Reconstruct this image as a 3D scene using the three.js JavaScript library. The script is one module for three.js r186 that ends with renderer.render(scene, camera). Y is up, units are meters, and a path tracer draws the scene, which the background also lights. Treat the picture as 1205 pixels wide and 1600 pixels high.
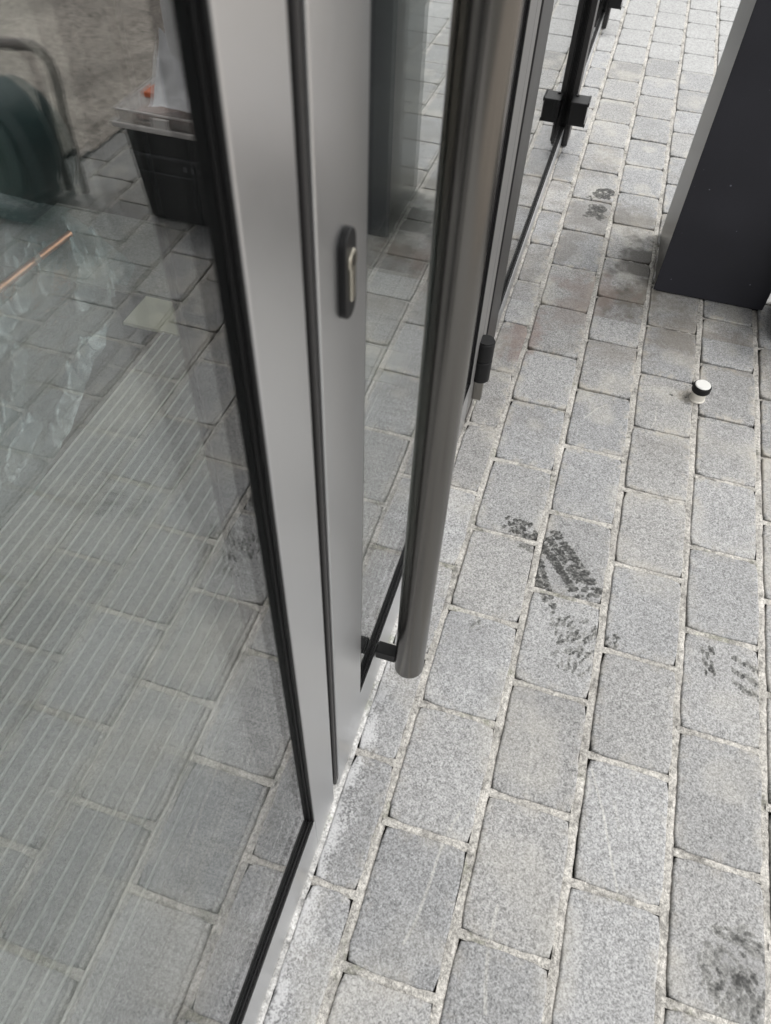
import * as THREE from 'three';
import { RoundedBoxGeometry } from 'three/addons/geometries/RoundedBoxGeometry.js';
import { MarchingCubes } from 'three/addons/objects/MarchingCubes.js';
import { mergeGeometries } from 'three/addons/utils/BufferGeometryUtils.js';

// ------------------------------------------------------------------ camera, sky, sun, exposure
const K = 1.17;                       // height of the lens above the paving, metres; lengths below in units of it go through K
const scene = new THREE.Scene();
const camera = new THREE.PerspectiveCamera(2 * Math.atan(800 / 1167.3) * 180 / Math.PI, 771 / 1024, 0.02, 400);
camera.position.set(0, K, 0);
camera.rotation.set(-0.881125, 0.257809, 0.051782, 'YXZ');
camera.focus = 1.5;
camera.userData.fStop = camera.getFocalLength() / 3.6;
scene.add(camera);

const SKY = 1.55, SUN = 0.9, EXPOSURE = 1.76;
{                                     // an even overcast sky, a little brighter overhead
  const w = 256, h = 128, d = new Float32Array(w * h * 4);
  for (let j = 0; j < h; j++) for (let i = 0; i < w; i++) {
    const el = ((j + 0.5) / h - 0.5) * Math.PI, s = Math.max(0, Math.sin(el)), o = (j * w + i) * 4;
    const cl = 1 + 0.05 * Math.sin(i * 0.1473 * 1 + 2 * Math.sin(j * 0.13)) * Math.min(1, s * 3);
    const L = SKY * (0.62 + 0.38 * s) * cl;
    d[o] = L * 1.0; d[o + 1] = L; d[o + 2] = L * 0.995; d[o + 3] = 1;
  }
  const t = new THREE.DataTexture(d, w, h, THREE.RGBAFormat, THREE.FloatType);
  t.mapping = THREE.EquirectangularReflectionMapping; t.magFilter = t.minFilter = THREE.LinearFilter; t.needsUpdate = true;
  scene.background = t; scene.environment = t;
}
const sun = new THREE.DirectionalLight(new THREE.Color(1, 0.975, 0.935), SUN);
sun.position.set(3.2, 9, -2.2); sun.castShadow = true; sun.shadow.radius = 32;
sun.shadow.mapSize.set(2048, 2048);
Object.assign(sun.shadow.camera, { left: -9, right: 9, top: 9, bottom: -9, near: 0.5, far: 40 });
scene.add(sun); scene.add(sun.target);
const renderer = new THREE.WebGLRenderer({ antialias: true });
renderer.toneMapping = THREE.LinearToneMapping;
renderer.toneMappingExposure = EXPOSURE;
renderer.shadowMap.enabled = true;

// ------------------------------------------------------------------ helpers
let seed = 7;
const rnd = () => { seed = (seed * 1664525 + 1013904223) >>> 0; return seed / 4294967296; };
const rr = (a, b) => a + (b - a) * rnd();
const hash = (x, y, s = 0) => {
  let h = (Math.imul(x, 374761393) + Math.imul(y, 668265263) + Math.imul(s, 2147483647 ^ 0x5bd1e995)) | 0;
  h = Math.imul(h ^ (h >>> 13), 1274126177); h ^= h >>> 16;
  return (h >>> 0) / 4294967296;
};
const noise = (x, y, s = 0, per = 0) => {      // value noise 0..1, periodic in per cells when given
  let x0 = Math.floor(x), y0 = Math.floor(y), fx = x - x0, fy = y - y0, x1 = x0 + 1, y1 = y0 + 1;
  fx = fx * fx * (3 - 2 * fx); fy = fy * fy * (3 - 2 * fy);
  if (per) { x0 = ((x0 % per) + per) % per; x1 = ((x1 % per) + per) % per; y0 = ((y0 % per) + per) % per; y1 = ((y1 % per) + per) % per; }
  const a = hash(x0, y0, s), b = hash(x1, y0, s), c = hash(x0, y1, s), d = hash(x1, y1, s);
  return a + (b - a) * fx + (c - a + (a - b - c + d) * fx) * fy;
};
const clamp = (v, a = 0, b = 1) => Math.min(b, Math.max(a, v));
const smooth = (a, b, v) => { const t = clamp((v - a) / (b - a)); return t * t * (3 - 2 * t); };
const toS = (v) => Math.round(255 * clamp(v <= 0.0031308 ? v * 12.92 : 1.055 * Math.pow(v, 1 / 2.4) - 0.055));
function dataTex(n, m, fn, srgb) {             // fn(i, j, out) writes linear r, g, b (srgb) or plain values
  const d = new Uint8Array(n * m * 4), o = [0, 0, 0];
  for (let j = 0; j < m; j++) for (let i = 0; i < n; i++) {
    fn(i, j, o); const k = (j * n + i) * 4;
    for (let c = 0; c < 3; c++) d[k + c] = srgb ? toS(o[c]) : Math.round(255 * clamp(o[c]));
    d[k + 3] = 255;
  }
  const t = new THREE.DataTexture(d, n, m, THREE.RGBAFormat, THREE.UnsignedByteType);
  t.wrapS = t.wrapT = THREE.RepeatWrapping; t.magFilter = THREE.LinearFilter; t.minFilter = THREE.LinearMipmapLinearFilter; t.generateMipmaps = true;
  if (srgb) t.colorSpace = THREE.SRGBColorSpace;
  t.needsUpdate = true; return t;
}
const scaled = (t, size, sizeV = size, x0 = 0, z0 = 0) => { const c = t.clone(); c.repeat.set(1 / size, 1 / sizeV); c.offset.set(-x0 / size, -z0 / sizeV); c.needsUpdate = true; return c; };
const taken = {};
const numbered = (n) => { const k = taken[n] = (taken[n] ?? -1) + 1; return k ? `${n}_${String(k).padStart(3, '0')}` : n; };
const std = (o) => new THREE.MeshStandardMaterial(o);
const lin = (r, g, b) => new THREE.Color().setRGB(r, g, b);
function shade(o) { o.castShadow = o.receiveShadow = true; return o; }
function thing(name, label, category, p = [0, 0, 0], group) {
  const o = new THREE.Group(); o.name = numbered(name); o.position.set(...p);
  o.userData = { label, category, kind: 'thing' }; if (group) o.userData.group = group;
  scene.add(o); return o;
}
function struct(name, geo, mat, parent) {
  const o = shade(new THREE.Mesh(geo, mat)); o.name = parent ? name : numbered(name);
  if (!parent) o.userData.kind = 'structure';
  (parent || scene).add(o); return o;
}
// a part: geometry given in world coordinates, hung under its thing (which only carries a position)
function part(name, geo, mat, parent, label) {
  const off = new THREE.Vector3(); for (let p = parent; p && p !== scene; p = p.parent) off.add(p.position);
  const g = geo.clone(); g.translate(-off.x, -off.y, -off.z);
  const o = shade(new THREE.Mesh(g, mat)); o.name = name; if (label) o.userData.label = label;
  parent.add(o); return o;
}
// box in metres: x, y, and forward distance f (= -z); uv in metres
function box(x0, x1, y0, y1, f0, f1, r = 0, seg = 2) {
  const a = x1 - x0, b = y1 - y0, c = f1 - f0;
  const g = r ? new RoundedBoxGeometry(a, b, c, seg, Math.min(r, a * 0.49, b * 0.49, c * 0.49)) : new THREE.BoxGeometry(a, b, c);
  g.translate((x0 + x1) / 2, (y0 + y1) / 2, -(f0 + f1) / 2);
  return metreUV(g);
}
function metreUV(g) {                          // box-mapped uv in metres
  const p = g.attributes.position, n = g.attributes.normal, uv = new Float32Array(p.count * 2);
  for (let i = 0; i < p.count; i++) {
    const ax = Math.abs(n.getX(i)), ay = Math.abs(n.getY(i)), az = Math.abs(n.getZ(i));
    const x = p.getX(i), y = p.getY(i), z = p.getZ(i);
    const q = ay >= ax && ay >= az ? [x, -z] : ax >= az ? [-z, y] : [x, y];
    uv[2 * i] = q[0]; uv[2 * i + 1] = q[1];
  }
  g.setAttribute('uv', new THREE.BufferAttribute(uv, 2)); return g;
}
const kb = (x0, x1, y0, y1, f0, f1, r, seg) => box(x0 * K, x1 * K, y0 * K, y1 * K, f0 * K, f1 * K, r, seg);
const merge = (a) => mergeGeometries(a.map((g) => { const q = g.index ? g.toNonIndexed() : g; for (const k of Object.keys(q.attributes)) if (!['position', 'normal', 'uv'].includes(k)) q.deleteAttribute(k); return q; }));
function cyl(r, y0, y1, x, f, seg = 40, bevel = 0.0008, r1 = r) {  // upright turned piece, bevelled rims
  const pts = [[0, y0], [r - bevel, y0], [r, y0 + bevel], [r1, y1 - bevel], [r1 - bevel, y1], [0, y1]];
  return lathe(pts, x, f, seg);
}
function lathe(pts, x, f, seg = 40) {          // hard edges between the given points
  const parts = [];
  for (let i = 0; i + 1 < pts.length; i++) parts.push(new THREE.LatheGeometry([new THREE.Vector2(...pts[i]), new THREE.Vector2(...pts[i + 1])], seg));
  const g = merge(parts); g.translate(x, 0, -f); return g;
}
const tube = (pts, r, seg = 24, rad = 10) => new THREE.TubeGeometry(new THREE.CatmullRomCurve3(pts.map((p) => new THREE.Vector3(p[0], p[1], -p[2]))), seg, r, rad);

// ------------------------------------------------------------------ textures
// bush-hammered granite: the relief, 0.5 m square
const N1 = 1024;
const grainBump = dataTex(N1, N1, (i, j, o) => {
  const a = noise(i / 3, j / 3, 11, 0), b = noise(i / 6, j / 6, 12, 0), c = noise(i / 2, j / 2, 13, N1 / 2), e = noise(i / 64, j / 64, 14, N1 / 64);
  o[0] = o[1] = o[2] = 0.30 * a + 0.34 * b + 0.16 * c + 0.2 * e;
});
const fineBump = dataTex(512, 512, (i, j, o) => { o[0] = o[1] = o[2] = 0.5 * noise(i / 2, j / 2, 21, 256) + 0.5 * noise(i / 8, j / 8, 22, 64); });
// the rows of the paving: long joints run along the facade
const FACE = -0.1305 * K;                      // outer face of the doors
const J = (k) => (-0.0625 + 0.1205 * (k - 1)) * K;
const PITCH = 0.1713 * K, PHASE = [0.2075 * K, 0.1315 * K];
const rowOf = (x) => Math.max(0, Math.floor((x / K + 0.0625) / 0.1205 + 1));
const WALLX = 1.09 * K;

// marks on the paving, drawn in metres (x, forward) into a mask of 2 m square
function marks(x0, z0, draw) {
  const n = 2048, cv = document.createElement('canvas'); cv.width = cv.height = n;
  const c = cv.getContext('2d'); c.fillStyle = '#000'; c.fillRect(0, 0, n, n);
  c.scale(n / 2, n / 2); c.translate(-x0, -z0); c.lineCap = 'round';
  draw(c);
  return c.getImageData(0, 0, n, n).data;
}
const dab = (c, x, z, w, l, ang, a) => { c.save(); c.translate(x, z); c.rotate(ang); c.fillStyle = `rgba(255,0,0,${a})`; c.beginPath(); c.ellipse(0, 0, w / 2, l / 2, 0, 0, 7); c.fill(); c.restore(); };
const stroke = (c, pts, w, a, ch = 1) => { c.strokeStyle = ch ? `rgba(0,255,0,${a})` : `rgba(255,0,0,${a})`; c.lineWidth = w; c.beginPath(); pts.forEach((p, i) => (i ? c.lineTo(...p) : c.moveTo(...p))); c.stroke(); };
function tread(c, x, z, dx, dz, len, width, bars, a) {        // wet print of a ribbed tyre: close-set bars across each band
  const L = Math.hypot(dx, dz), ux = dx / L, uz = dz / L, vx = -uz, vz = ux, ang = Math.atan2(uz, ux);
  for (let s = 0; s < len; s += 0.0078) for (let b = 0; b < bars; b++) {
    const off = (b + 0.5) / bars - 0.5, w = width / bars * rr(0.92, 1.12), e = s < 0.015 || s > len - 0.03 ? 0.45 : 0.06;
    if (rnd() < e) continue;
    dab(c, x + ux * s + vx * off * width + rr(-1, 1) * 0.001, z + uz * s + vz * off * width + rr(-1, 1) * 0.001, rr(0.0080, 0.0100), w, ang + (b % 2 ? 0.35 : -0.3) + rr(-0.12, 0.12), a * rr(0.75, 1));
  }
}
const wetA = marks(-0.17, -0.15, (c) => {
  // upper left part of the print, across two stones
  tread(c, -0.008, 0.985, 1, -0.12, 0.075, 0.040, 3, 0.95);
  tread(c, 0.035, 0.945, 1, -0.3, 0.04, 0.03, 2, 0.7);
  // the long part
  tread(c, 0.072, 0.985, 0.115, -0.135, 0.165, 0.062, 3, 1);
  tread(c, 0.062, 0.925, 0.05, -0.115, 0.125, 0.026, 2, 0.9);
  tread(c, 0.125, 0.955, 0.08, -0.12, 0.11, 0.022, 1, 0.8);
  // broken dabs below it
  for (let i = 0; i < 64; i++) { const t = rnd(); dab(c, 0.115 + 0.085 * rnd() + 0.02 * t, 0.80 - 0.11 * t + rr(-0.01, 0.01), rr(0.003, 0.0075), rr(0.008, 0.022), rr(-0.9, 0.2), rr(0.3, 0.85)); }
  for (let i = 0; i < 14; i++) dab(c, 0.225 + rr(-0.018, 0.022), 0.775 + rr(-0.022, 0.02), rr(0.004, 0.008), rr(0.01, 0.022), -0.6 + rr(-0.4, 0.4), rr(0.4, 0.8));
  for (let i = 0; i < 9; i++) dab(c, -0.01 + rr(-0.012, 0.012), 0.735 + rr(-0.02, 0.02), rr(0.003, 0.006), rr(0.005, 0.012), rr(-1, 1), rr(0.2, 0.45));
  // a faint second print further right
  for (let i = 0; i < 12; i++) dab(c, 0.398 + rr(-0.012, 0.012), 0.80 + rr(-0.045, 0.03), 0.006, 0.016, 0.1, rr(0.5, 0.9));
  for (let k = 0; k < 3; k++) for (let i = 0; i < 13; i++) dab(c, 0.44 + i * 0.0042, 0.812 - k * 0.026 - i * 0.0016 + rr(-0.003, 0.003), 0.0045, rr(0.009, 0.016), rr(-0.2, 0.2), rr(0.4, 0.85));
  for (let i = 0; i < 120; i++) { const a = rr(0, 6.28), q = 0.055 * Math.sqrt(rnd()); dab(c, 0.455 + q * Math.cos(a), 0.305 + 1.25 * q * Math.sin(a), rr(0.004, 0.009), rr(0.010, 0.026), 0.5 + 1.4 * (q / 0.055) * Math.sin(a) + rr(-0.3, 0.3), rr(0.2, 0.6)); }
  // scuffs
  stroke(c, [[0.036, 0.40], [0.022, 0.35], [0.018, 0.29], [0.012, 0.235], [0.003, 0.205]], 0.004, 0.45);
  stroke(c, [[0.222, 0.53], [0.247, 0.47], [0.268, 0.40], [0.286, 0.345]], 0.0035, 0.5);
  stroke(c, [[0.262, 0.49], [0.274, 0.45]], 0.006, 0.22);
  stroke(c, [[0.118, 0.29], [0.116, 0.235], [0.122, 0.19], [0.128, 0.16]], 0.005, 0.4);
  stroke(c, [[0.13, 0.455], [0.124, 0.53], [0.12, 0.57]], 0.003, 0.3);
  stroke(c, [[0.105, 1.345], [0.13, 1.39], [0.15, 1.41]], 0.003, 0.55);
  stroke(c, [[0.247, 1.335], [0.262, 1.39], [0.262, 1.44]], 0.003, 0.5);
  for (let i = 0; i < 60; i++) { const a = rr(0, 6.28), x = rr(-0.1, 1.1), z = rr(0, 1.75), l = rr(0.01, 0.05); stroke(c, [[x, z], [x + l * Math.cos(a), z + l * Math.sin(a)]], 0.0015, rr(0.1, 0.3)); }
  // two drill holes beside the door stop
  dab(c, 0.292, 1.493, 0.008, 0.007, 0, 1); dab(c, 0.292, 1.493, 0.008, 0.007, 0, 1); dab(c, 0.326, 1.497, 0.005, 0.0045, 0, 1);
});
const wetB = marks(-0.17, 1.75, (c) => {
  for (let i = 0; i < 26; i++) dab(c, 0.028 + rr(-0.022, 0.024), 2.415 + rr(-0.03, 0.03), rr(0.018, 0.034), rr(0.02, 0.044), rr(0, 3), 1);
  for (let i = 0; i < 8; i++) dab(c, -0.005 + rr(-0.015, 0.01), 2.385 + rr(-0.03, 0.02), rr(0.004, 0.008), rr(0.006, 0.014), rr(0, 3), 0.8);
  for (let i = 0; i < 26; i++) dab(c, 0.022 + rr(-0.026, 0.02), 2.29 + rr(-0.032, 0.036), rr(0.014, 0.028), rr(0.016, 0.044), rr(0, 3), 0.6);
});
const blotch = (x, z, cx, cz, rx, rz, s) => { const d = Math.hypot((x - cx) / rx, (z - cz) / rz) + 0.9 * (noise(x * 22, z * 22, s) - 0.5) + 0.5 * (noise(x * 80, z * 80, s + 1) - 0.5); return 1 - smooth(0.35, 1.05, d); };
const toneOf = (r, q) => 0.88 + 0.23 * hash(r, q, 3);
function stoneColour(x, z, px, o, mask, k) {   // linear colour of the granite at (x, forward z)
  const r = rowOf(x), q = Math.floor((z - PHASE[r % 2]) / PITCH), t = toneOf(r, q), hue = hash(r, q, 5) - 0.5;
  const c1 = noise(x / 0.0019, z / 0.0019, 31), c2 = noise(x / 0.0011, z / 0.0011, 32), c3 = noise(x / 0.0050, z / 0.0050, 33), big = noise(x * 9, z * 9, 34), mid = noise(x * 32, z * 32, 35);
  let v = 0.282 * t * (1 + 0.85 * (c1 - 0.5) + 0.75 * (c2 - 0.5) + 0.22 * (c3 - 0.5)) * (0.92 + 0.10 * big + 0.07 * mid);
  const sp = noise(x / 0.0018, z / 0.0018, 36); if (sp > 0.86) v *= 1 - 2.2 * (sp - 0.86) * 1.6; if (sp < 0.12) v *= 1 + 2.4 * (0.12 - sp);
  let R = v * (1.004 + 0.022 * hue), G = v, B = v * (0.998 - 0.036 * hue);
  const put = (a, cr, cg, cb) => { R += (cr - R) * a; G += (cg - G) * a; B += (cb - B) * a; };
  // mortar haze left on the faces, in patches
  const haze = smooth(0.56, 0.86, noise(x * 14, z * 14, 41)) * (0.4 + 0.6 * noise(x * 60, z * 60, 42));
  put((0.24 + 0.16 * smooth(0.9, 1.5, z)) * haze, 0.50, 0.475, 0.42);
  const fx = x - J(r), ex = r ? Math.min(fx, J(r + 1) - x) : J(1) - x, ez = (z - PHASE[r % 2]) - q * PITCH, ed = Math.min(ex, ez, PITCH - ez), smear = smooth(0.030, 0.004, ed) * smooth(0.42, 0.75, noise(x * 55, z * 55, 43) * 0.6 + noise(x * 160, z * 160, 44) * 0.4);
  put(smear * (0.18 + 0.34 * smooth(0.9, 1.5, z) * (1 - 0.6 * smooth(2.4, 3.2, z))), 0.47, 0.43, 0.365);
  const grime = smooth(0.52, 0.8, noise(x * 7, z * 7, 45) * 0.7 + noise(x * 30, z * 30, 46) * 0.3) * smooth(1.1, 1.5, z) * (1 - smooth(2.6, 3.3, z)) * (0.3 + 0.7 * noise(x * 120, z * 120, 47));
  put(0.42 * grime, 0.13, 0.112, 0.09);
  // dirt and rust stains by the column foot and the hinge
  const st = (a, cx, cz, rx, rz, s, c) => { const b = blotch(x, z, cx, cz, rx, rz, s); if (b > 0) put(a * b, ...c); };
  if (z > 1.35 && z < 3.2) {
    st(0.80, 0.185, 2.04, 0.085, 0.17, 51, [0.055, 0.048, 0.040]);
    st(0.66, 0.160, 1.85, 0.085, 0.12, 53, [0.10, 0.082, 0.062]);
    st(0.5, 0.13, 2.28, 0.10, 0.10, 55, [0.13, 0.118, 0.10]);
    st(0.5, 0.01, 2.26, 0.11, 0.12, 57, [0.14, 0.13, 0.12]);
    st(0.5, 0.06, 1.86, 0.11, 0.11, 59, [0.20, 0.145, 0.125]);
    st(0.5, -0.09, 1.62, 0.055, 0.12, 61, [0.20, 0.13, 0.11]);
    st(0.42, 0.02, 1.74, 0.08, 0.10, 63, [0.19, 0.15, 0.13]);
    st(0.5, -0.05, 2.05, 0.06, 0.13, 65, [0.15, 0.135, 0.12]);
    st(0.5, 0.30, 1.76, 0.10, 0.09, 67, [0.17, 0.15, 0.125]);
    st(0.45, 0.44, 1.72, 0.09, 0.10, 69, [0.19, 0.165, 0.135]);
    st(0.20, 0.15, 1.62, 0.09, 0.07, 71, [0.22, 0.19, 0.16]);
    st(0.34, 0.335, 1.50, 0.03, 0.026, 73, [0.24, 0.20, 0.14]);
  }
  if (z < 0.9) { st(0.30, 0.455, 0.31, 0.06, 0.075, 75, [0.13, 0.13, 0.135]); st(0.26, -0.04, 0.70, 0.07, 0.07, 77, [0.16, 0.16, 0.165]); st(0.22, 0.09, 0.62, 0.12, 0.05, 79, [0.19, 0.19, 0.195]); }
  if (z > 0.02 && z < 0.85 && x < FACE + 0.06) { const q2 = smooth(0.058, 0.0, x - FACE) * 0.55 + 0.75 * noise(x * 90, z * 40, 88) * 0.6 + 0.4 * c1; put(0.6 * smooth(0.62, 1.0, q2), 0.58, 0.58, 0.585); }
  if (mask) {
    const wi = Math.round(2.6 * (noise(x * 120, z * 120, 48) - 0.5) + 3 * (noise(x * 380, z * 380, 49) - 0.5)), wj = Math.round(2.6 * (noise(x * 120, z * 120, 58) - 0.5) + 3 * (noise(x * 380, z * 380, 59) - 0.5)), kk = Math.max(0, Math.min(2048 * 2048 - 1, k + wi + 2048 * wj));
    const w = mask[kk * 4] / 255 * smooth(0.08, 0.36, noise(x * 60, z * 60, 68) * 0.6 + noise(x * 200, z * 200, 70) * 0.4), l = mask[k * 4 + 1] / 255;
    if (l) put(l * (0.35 + 0.65 * c1), 0.56, 0.545, 0.50);
    if (w) { const g = clamp(w * (0.5 + 1.0 * noise(x / 0.0035, z / 0.0035, 81))); const f = 1 - 0.88 * g; R *= f; G *= f; B *= f * 0.97; }
  }
  o[0] = R; o[1] = G; o[2] = B;
}
const bigTex = (x0, z0, mask) => dataTex(2048, 2048, (i, j, o) => stoneColour(x0 + (i + 0.5) / 1024, z0 + (j + 0.5) / 1024, 0, o, mask, j * 2048 + i), true);
const stoneA = bigTex(-0.17, -0.15, wetA), stoneB = bigTex(-0.17, 1.75, wetB);
const stoneC = dataTex(1024, 1024, (i, j, o) => {
  const a = noise(i / 3, j / 3, 91, 0), b = noise(i / 6, j / 6, 92, 0), e = noise(i / 128, j / 128, 93, 8), v = 0.325 * (1 + 0.55 * (a - 0.5) + 0.3 * (b - 0.5)) * (0.93 + 0.14 * e);
  o[0] = v * 1.0; o[1] = v; o[2] = v * 0.995;
}, true);
const mortarTex = dataTex(1024, 1024, (i, j, o) => {
  const a = noise(i / 2, j / 2, 95, 512), b = noise(i / 5, j / 5, 96, 0), e = noise(i / 46, j / 46, 97, 0), d = smooth(0.55, 0.85, noise(i / 30, j / 30, 98, 0) * 0.6 + noise(i / 7, j / 7, 99, 0) * 0.4), m = smooth(0.66, 0.86, noise(i / 60, j / 60, 100, 0) * 0.7 + noise(i / 6, j / 6, 94, 0) * 0.3);
  const v = 0.46 * (1 + 0.7 * (a - 0.5) + 0.5 * (b - 0.5)) * (0.80 + 0.36 * e) * (1 - 0.36 * d);
  o[0] = v * (1 - 0.26 * m); o[1] = v * 0.96 * (1 - 0.24 * m); o[2] = v * 0.895 * (1 - 0.30 * m);
}, true);

const stoneMat = (t, s, x0, z0) => std({ map: scaled(t, s, s, x0, z0), bumpMap: scaled(grainBump, 0.5), bumpScale: 0.0011, roughness: 0.72 });
const M = {
  stoneA: stoneMat(stoneA, 2, -0.17, -0.15), stoneB: stoneMat(stoneB, 2, -0.17, 1.75), stoneC: stoneMat(stoneC, 1, 0, 0),
  mortar: std({ map: scaled(mortarTex, 0.8), bumpMap: scaled(grainBump, 0.3), bumpScale: 0.003, roughness: 0.95 }),
  joint: std({ color: lin(0.035, 0.031, 0.026), roughness: 1 }),
};

// ------------------------------------------------------------------ the ground
{
  const g = new THREE.PlaneGeometry(240, 240); g.rotateX(-Math.PI / 2); g.translate(0, -0.045, 0);
  struct('ground', metreUV(g), std({ color: lin(0.10, 0.098, 0.09), roughness: 0.95 }));
}
function paver(x0, x1, f0, f1, s) {            // worn stone with uneven rounded edges; s seeds it
  const nx = 6, nz = 8, pts = [], R = (k) => hash(s, k, 17) - 0.5;
  const edge = (k, t) => 0.0030 * (noise(t * 5 + s * 3.7, k * 9.1, 18) - 0.5) + 0.0012 * R(k * 40 + Math.round(t * 50));
  for (let i = 0; i < nx; i++) { const t = i / nx; pts.push([x0 + (x1 - x0) * t, f0 + edge(1, t)]); }
  for (let i = 0; i < nz; i++) { const t = i / nz; pts.push([x1 + edge(2, t), f0 + (f1 - f0) * t]); }
  for (let i = 0; i < nx; i++) { const t = i / nx; pts.push([x1 - (x1 - x0) * t, f1 + edge(3, t)]); }
  for (let i = 0; i < nz; i++) { const t = i / nz; pts.push([x0 + edge(4, t), f1 - (f1 - f0) * t]); }
  const n = pts.length, cx = (x0 + x1) / 2, cf = (f0 + f1) / 2, c = [[0.0035, 0], [0.0035, nx], [0.0035, nx + nz], [0.0035, 2 * nx + nz]];
  for (const [d, k] of c) { const p = pts[k]; p[0] += Math.sign(cx - p[0]) * d; p[1] += Math.sign(cf - p[1]) * d; }
  const lift = 0.0022 * R(5), tx = 0.008 * R(6), tz = 0.006 * R(7), top = (x, f) => lift + tx * (x - cx) + tz * (f - cf);
  const inset = (p, d) => [p[0] + clamp(cx - p[0], -d, d), p[1] + clamp(cf - p[1], -d, d)];
  const pos = [], uv = [], idx = [], ring = (d, dy, jig = 0) => pts.forEach((p, i) => { const q = inset(p, d); pos.push(q[0], dy + top(q[0], q[1]) + jig * R(300 + i), -q[1]); uv.push(q[0], q[1]); });
  ring(0, -0.035); ring(0, -0.0030, 0.0012); ring(0.0016, -0.0007, 0.0006); ring(0.0042, 0, 0.0003); ring(0.014, 0);
  pos.push(cx, top(cx, cf), -cf); uv.push(cx, cf);
  for (let k = 0; k < 4; k++) for (let i = 0; i < n; i++) { const a = k * n + i, b = k * n + (i + 1) % n; idx.push(a, b, b + n, a, b + n, a + n); }
  for (let i = 0; i < n; i++) idx.push(4 * n + i, 4 * n + (i + 1) % n, 5 * n);
  const g = new THREE.BufferGeometry(); g.setAttribute('position', new THREE.Float32BufferAttribute(pos, 3)); g.setAttribute('uv', new THREE.Float32BufferAttribute(uv, 2)); g.setIndex(idx); g.computeVertexNormals();
  return g;
}
{
  const paving = new THREE.Group(); paving.name = 'pavement'; paving.userData = { kind: 'structure', label: 'grey granite block paving laid in rows along the glazed doors' }; scene.add(paving);
  const bed = new THREE.PlaneGeometry(WALLX - FACE + 0.4, 12); bed.rotateX(-Math.PI / 2); bed.translate((WALLX + FACE) / 2, -0.0115, -3);
  part('joint_bed', bed, M.joint, paving);
  const F0 = -3, F1 = 9, list = [], rest = [], strips = [];
  const lj = (r) => r === 0 ? 0.002 : 0.0065;   // half a long joint
  const cj = (f) => f < 1.35 ? 0.0043 : 0.0024; // half a cross joint: tighter further out
  for (let r = 0; r <= 10; r++) {
    const xa = r ? J(r) + 0.0062 : FACE + 0.006, xb = Math.min(J(r + 1) - 0.0062, WALLX - 0.002);
    for (let q = -16; q < 44; q++) {
      const fa = PHASE[r % 2] + q * PITCH, fb = fa + PITCH; if (fb < F0 || fa > F1) continue;
      const w = 0.0022 * (hash(r, q, 8) - 0.5), s = r * 97 + q + 50, ja = (hash(r, q, 71) - 0.5) * 0.004, jb = (hash(r, q + 1, 71) - 0.5) * 0.004;
      const g = paver(xa + w + 0.001 * (hash(r, q, 9) - 0.5), xb + 0.0024 * (hash(r, q, 10) - 0.5), fa + cj(fa) + ja, fb - cj(fb) + jb, s);
      const fc = (fa + fb) / 2, mat = fc < 1.74 && fc > -0.04 ? M.stoneA : fc < 3.6 && fc >= 1.74 ? M.stoneB : M.stoneC;
      const near = (r <= 5 && fa > -0.25 && fa < 5.2) || (r > 5 && fa > -0.25 && fa < 3.2);
      if (near && list.length < 296) { part('paver', g, mat, paving); list.push(1); } else rest.push(g);
      // cross joint at fa
      const far = fa > 1.35, dep = far ? -0.0024 - 0.0055 * Math.max(smooth(1.9, 2.6, fa), hash(r, q, 73) * 0.9) : -0.0012 + 0.0012 * (hash(r, q, 72) - 0.5), hw = cj(fa) + 0.0022, n = 22, P = [], U = [], I = [];
      for (let i = 0; i <= n; i++) for (let k = 0; k < 5; k++) {
        const x = xa - 0.006 + (xb - xa + 0.012) * i / n, t = (k / 4 - 0.5) * 2, f = fa + ja + t * hw + 0.0012 * (noise(x * 90, q * 3.1, 75) - 0.5);
        P.push(x, dep - 0.0022 * t * t + (far ? 0.004 : 0.0024) * (noise(x * 160, f * 160, 76) - 0.5), -f); U.push(x, f);
        if (i < n && k < 4) { const a = i * 5 + k; I.push(a, a + 5, a + 6, a, a + 6, a + 1); }
      }
      strips.push([P, U, I]);
    }
    if (r === 0) continue;
    // long joint J(r): a strip of mortar with a crack along its right side
    const n = 1500, P = [], U = [], I = [];
    for (let i = 0; i <= n; i++) for (let k = 0; k < 5; k++) {
      const f = F0 + (F1 - F0) * i / n, t = k / 4, fl = noise(f * 14, r * 7.7, 78), cr = 0.0003 + 0.0014 * smooth(0.3, 0.75, fl), lf = 0.0030 * noise(f * 24, r * 3.3, 79) - 0.0006;
      const x0 = J(r) - 0.0088 + lf, x1 = J(r) + 0.0076 - cr + 0.0012 * (noise(f * 120, r, 80) - 0.5), x = x0 + (x1 - x0) * t, e = 2 * t - 1;
      P.push(x, -0.0013 - 0.0009 * e * e - (k === 4 ? 0.003 : 0) + 0.0034 * (noise(x * 180, f * 150, 77) - 0.5) - 0.0024 * smooth(0.5, 0.9, noise(f * 6, r * 5, 83)), -f); U.push(x, f);
      if (i < n && k < 4) { const a = i * 5 + k; I.push(a, a + 1, a + 6, a, a + 6, a + 5); }
    }
    strips.push([P, U, I]);
  }
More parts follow.
